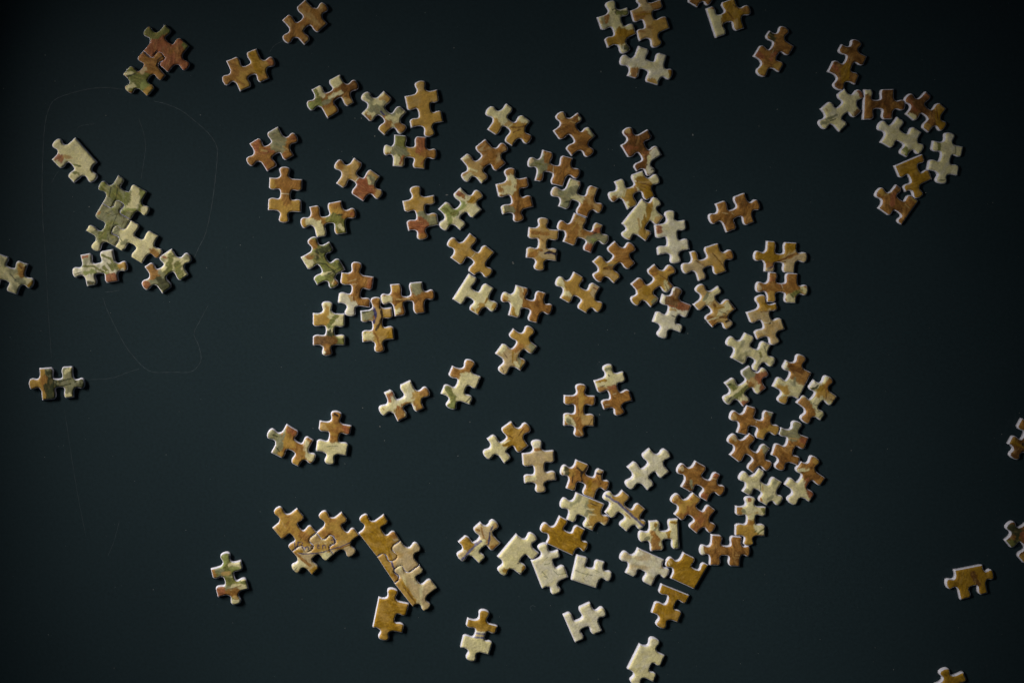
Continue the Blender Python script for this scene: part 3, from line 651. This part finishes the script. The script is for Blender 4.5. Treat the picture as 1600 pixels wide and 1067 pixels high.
P("plain brown piece with a darker lower left arm, beside the off-white one", "840 260 H 945 455 1105 405 T 1140 592 965 690 H 890 525 688 535 T 658 330", "OB", "B 90 760 510 770 560;K 8 750 530 790 540;K 8 740 500 800 510;S 30 790 470 800 530;P 8 1010 440 1060 450;P 40 690 330 700 350;R 60 1040 400 1070 420;R 50 940 640 920 620")
P("rust piece with golden left and top tips, under the brown one", "815 588 H 875 770 1055 775 T 1037 983 855 1025 H 800 842 617 820 T 603 630", "OR", "Y 90 820 620 850 650;Y 110 690 730 650 820;Y 70 690 690 770 690;O 60 640 640 690 680;T 40 620 660 640 620;O 50 690 830 720 850;Y 26 670 670 740 680")
crop(690,760,6.667)
P("piece with slate-blue lines over cream and tan, left of the lower group", "405 365 T 575 368 618 585 H 425 632 390 800 T 180 750 170 575 H 370 560", "C", "P 190 400 440 500 540;T 130 520 560 560 620;M 130 230 560 290 610;T 60 560 390 570 420;O 18 410 420 430 520 470 570;P 60 180 710 230 690;O 40 520 620 560 620;C 90 420 580 350 700;C 26 300 650 410 570;O 26 360 440 390 450;V 28 212 752 300 645 402 558;N 20 485 590 500 470;N 14 510 450 530 400")
P("cream edge piece with tiny mustard marks, lower centre", "778 488 T 968 497 1017 690 H 838 730 820 920 T 612 905 578 728 F", "C", "M 40 650 860 690 860;M 40 840 860 860 830;K 10 800 885 830 905;K 9 785 790 800 790;Y 30 660 880 690 870")
P("plain mustard edge piece above the pale ones, lower centre", "1230 298 H 1310 467 1500 440 T 1523 628 1370 715 F 1088 585 T 1038 410", "M", "Y 60 1060 400 1110 430;T 30 1490 620 1510 640")
P("off-white edge piece speckled grey, between mustard and cream ones", "930 765 T 1045 588 1215 650 H 1165 800 1325 940 T 1205 1112 1045 1060 F", "WC", "S 8 1060 800 1120 790;S 8 1040 870 1100 940;S 8 1210 900 1290 890;K 7 1060 920 1080 930;S 7 1160 860 1210 910;S 6 1100 720 1060 760")
crop(840,840,6.667)
P("off-white corner piece with two straight sides, lower centre", "405 172 H 540 315 702 245 T 772 405 615 525 F 345 435 F", "WC", "S 8 450 355 560 380;S 7 390 330 440 350;S 7 560 310 640 350;K 7 470 410 480 420;S 7 500 390 520 360")
crop(940,770,6.667)
P("cream edge piece with an orange block and green lower corner", "490 290 H 655 397 795 262 F 812 578 H 680 475 505 605 T 382 455", "C", "O 96 545 470 560 590;O 50 520 400 590 480;M 46 690 400 690 460;M 30 555 310 560 350;M 26 720 295 780 300;G 26 770 510 770 570;S 30 790 490 790 560;G 14 730 560 750 570;S 40 460 460 480 470;S 20 580 330 540 380;C 14 570 420 620 480")
P("plain beige-white edge piece left of the dark mustard corner piece", "375 565 F 655 690 T 698 842 520 970 H 428 803 243 830 T 198 635", "WP", "")
P("dark mustard corner piece with two straight sides, lower right group", "850 612 H 968 790 1115 745 F 965 1002 F 710 885 T 672 700", "M", "T 20 690 690 720 720;C 16 690 720 700 740")
P("chestnut brown piece lying level at the bottom right of the group", "1140 428 H 1290 552 1460 450 T 1550 600 1440 765 H 1283 645 1118 750 T 1018 590", "OB", "W 40 1035 560 1040 630;T 6 1380 640 1430 640;T 6 1370 660 1430 670;O 90 1400 500 1410 560")
crop(870,907,6.667)
P("plain white edge piece low in the centre", "60 350 H 230 404 345 215 T 508 308 478 520 H 288 483 188 645 F", "WC", "")
P("mustard edge piece with a tilted flat top, below the dark mustard corner piece", "1085 25 F 1385 145 H 1228 240 1260 435 T 1072 490 980 330 H 1152 205", "MY", "")
P("pale cream edge piece cut by the bottom edge", "860 650 T 1032 593 1130 770 H 970 890 1005 1055 T 800 1080 728 915 F", "CW", "")
crop(1360,760,6.667)
P("mustard edge piece with bright flat top, alone at the lower right", "865 862 F 1165 803 T 1285 905 1222 1108 H 1060 1030 930 1182 T 780 1020", "M", "B 60 1050 900 1100 1000")
P("piece with dark green and brown face at the right edge", "1625 360 H 1690 520 1830 610 T 1780 800 1590 800 H 1588 600 1388 555 T 1430 375", "BO", "D 90 1450 420 1520 470;G 70 1440 570 1500 600;D 50 1520 500 1500 560;Y 90 1580 740 1620 760;R 40 1560 480 1600 560;G 40 1530 560 1540 600")
crop(1360,620,6.667)
P("mustard piece with dark marks, sliced by the right edge", "1570 213 T 1760 210 1845 360 H 1660 420 1700 635 T 1478 645 1423 490 H 1592 405", "BM", "K 40 1580 490 1640 480;O 60 1570 290 1600 310;K 10 1560 560 1620 560")
crop(1360,907,6.667)
P("mustard piece peeping in at the bottom right edge", "665 1070 T 755 908 965 935 H 930 1115 1090 1230 T 1010 1400 790 1365 H 850 1190", "M", "")
crop(410,770,6.667)
P("golden piece with dark blue handwriting, upper left of the signed trio", "362 155 H 385 358 564 409 T 505 592 308 606 H 318 445 103 362 T 146 160", "YO", "Y 90 350 220 320 300;O 12 175 170 195 230;O 14 130 340 190 400;O 12 245 240 300 230;T 12 200 290 240 360;T 30 120 350 140 390;O 90 420 430 480 470;P 60 460 590 500 575")
P("pale piece with brown diagonal stripe, bottom of the signed trio", "564 411 T 742 461 742 638 H 545 655 515 850 T 325 800 308 606 H 505 592", "PC", "O 26 330 612 460 710 570 790;M 90 500 800 540 800;Y 90 560 560 700 560;Y 60 690 480 740 480;C 90 330 760 400 740;O 14 400 680 500 760;S 14 330 800 360 770;T 60 520 500 580 470;M 40 400 595 350 600;C 60 560 680 700 640;T 20 600 500 700 500;Y 40 520 590 600 590;P 30 480 790 560 720")
P("golden piece with pale lower edge, right of the signed trio", "825 195 H 842 375 1010 437 T 945 642 742 638 H 745 461 564 409 T 616 202", "YO", "P 110 760 620 960 580;P 80 920 560 960 640;Y 40 760 570 900 545;P 60 880 560 960 600;O 16 780 570 960 520;O 40 640 420 700 430;O 14 700 290 760 270;T 50 800 520 860 500")
crop(500,790,6.667)
P("mustard edge piece, topmost of the three joined in a slanting row", "665 85 H 652 268 838 358 T 772 560 592 528 F 400 283 T 438 105", "MY", "P 50 780 340 810 330;T 50 750 470 780 540;O 14 620 520 650 500;O 60 760 290 780 310;Y 40 690 500 710 540;B 8 680 490 690 540;B 8 720 490 720 540")
P("beige piece with mustard left edge, middle of the slanting row", "838 358 T 1032 410 1035 611 H 803 635 773 802 F 592 528 H 772 560", "PT", "Y 130 620 540 810 780;T 60 760 560 780 650;N 18 735 555 775 665;O 30 770 700 800 770;P 60 830 570 820 600;Y 40 640 520 660 560;M 40 640 600 740 720")
P("beige piece with mustard left edge, lowest of the slanting row", "1035 612 H 1020 787 1222 850 T 1125 1067 965 1048 F 772 803 T 805 632", "PC", "Y 140 790 790 960 1040;M 20 850 790 1000 1010;P 60 1120 1030 1130 1000;B 10 870 840 1000 1010;P 40 1020 830 1060 780;W 8 990 800 1020 790")
crop(560,860,6.667)
P("mustard edge piece leaning against the lowest of the slanted three", "210 480 T 365 390 530 545 H 380 695 460 855 T 258 932 145 795 F", "MY", "")
crop(690,907,6.667)
P("piece with mustard top, blue double line and cream bottom", "270 385 T 450 298 588 462 H 452 562 495 770 T 298 834 193 690 H 352 542", "C", "M 130 310 430 440 440 560 480;M 110 440 350 450 390;Y 30 350 490 500 530;V 22 345 540 445 545;V 22 345 578 445 588;P 16 350 560 440 565;W 14 360 520 450 525")
crop(250,840,6.667)
P("piece with olive top and orange lower left corner, alone at the lower left", "527 322 T 670 153 845 230 H 772 398 930 530 T 802 692 603 618 H 676 440", "SG", "G 110 660 200 690 280;O 60 550 340 560 370;L 60 640 280 700 200;C 60 790 270 840 280;C 26 720 280 790 250;L 50 750 320 800 310;T 50 660 360 720 360;C 14 690 400 760 400;G 90 700 440 860 460;C 60 760 510 900 500;C 26 850 430 890 420;R 110 610 530 650 580;O 90 730 570 800 560;T 40 780 610 810 620;C 60 770 660 820 660;B 10 740 520 840 490")
crop(460,400,6.667)
P("orange-brown piece with cream lower left, joined to the top of the left trio", "493 180 T 655 76 828 228 H 690 392 782 546 T 580 634 455 495 H 602 358", "OB", "W 150 500 450 570 530;W 110 580 500 590 600;P 10 570 270 640 250;P 8 580 300 640 300;Y 50 520 200 520 290;R 60 790 250 780 320;B 8 700 460 720 510;T 26 570 420 600 470")
P("piece with mustard left block, green stripe and brown lower end", "197 592 T 350 473 528 598 H 417 775 532 922 T 345 1032 197 925 H 335 775", "CW", "Y 150 240 680 300 670;Y 50 340 530 320 700;G 44 360 720 430 620;D 90 380 800 440 850;G 80 420 840 510 910;C 44 470 830 520 810;L 24 380 740 500 700;B 110 230 870 390 880;O 90 350 950 350 1000;B 60 320 1000 380 990;W 30 315 990 300 1010;C 40 400 760 480 690;D 30 350 780 380 820")
P("ochre piece with dark curved bands and a grey-green left arm", "688 567 T 845 426 1015 530 H 915 690 1040 858 T 890 994 710 892 H 818 722", "YT", "S 100 700 610 800 600;O 70 830 460 870 490;N 34 830 540 840 620 820 690;K 26 890 530 910 620 880 700 850 760;T 30 860 540 880 600 850 690;C 80 740 830 790 820;G 16 740 780 730 800;O 20 800 740 860 850 880 920;O 70 880 940 890 970;T 60 950 560 990 560;O 20 820 620 830 640;M 60 980 800 1000 840;D 16 700 580 800 560")
P("brown piece with grey-green arm and cream left knob, right of the curved-band one", "998 300 H 1162 428 1330 270 T 1457 405 1362 590 H 1185 468 1045 630 T 903 460", "OB", "S 110 1260 310 1280 360;C 90 930 460 970 460;C 60 1050 590 1070 560;Y 70 1040 340 1060 320;T 14 1060 450 1180 450;S 40 1240 300 1320 290;P 20 1160 430 1190 440;Y 40 1100 500 1060 540;O 70 1410 400 1430 400")
crop(640,270,6.667)
P("cream piece with a bright green curved band and ochre knob, left of centre", "530 155 T 737 205 755 385 H 552 432 525 600 T 333 580 300 380 H 510 358", "CW", "L 90 350 370 460 410 545 330;G 40 340 360 420 420 500 420;L 50 400 440 420 540;R 44 500 210 550 240;Y 90 640 270 710 230;M 36 610 300 660 260;C 40 590 280 620 230;O 20 540 240 570 270;C 60 350 570 370 560")

# ---- handwriting that runs over the signed trio: (width, points), grid of crop(430, 785, 10.67)
SIGN = [(13, (318, 632), (324, 700), (330, 775)), (10, (330, 775), (365, 705), (392, 645)), (9, (372, 645), (432, 642)),
        (10, (446, 690), (450, 745)), (9, (448, 662), (452, 666)),
        (10, (498, 772), (502, 722)), (9, (502, 735), (528, 716), (548, 728), (554, 770)),
        (10, (632, 700), (604, 702), (594, 728), (606, 756), (632, 752)),
        (9, (700, 722), (732, 712), (724, 686), (702, 696), (700, 735), (718, 752), (738, 744)),
        (9, (792, 752), (792, 694)), (9, (792, 712), (818, 690), (838, 702), (842, 748)),
        (16, (968, 545), (978, 610), (990, 684)), (9, (930, 612), (1016, 596)),
        (11, (392, 828), (470, 842), (540, 842), (620, 834), (800, 812), (925, 765), (1100, 712), (1240, 655), (1400, 560))]
for pc in PIECES:
    if 'signed trio' in pc['label']:
        for w, *pts in SIGN:
            pc['strokes'].append(('N', w * 1.5 / 10.67, [(430 + a / 10.67, 785 + b / 10.67) for a, b in pts]))

table = build_table()
build_scratches(table)
build_dust()
for i, pc in enumerate(PIECES):
    prepare(pc, i)
print('overlap left', part_overlaps())
for i, pc in enumerate(PIECES):
    build_piece(pc, i)
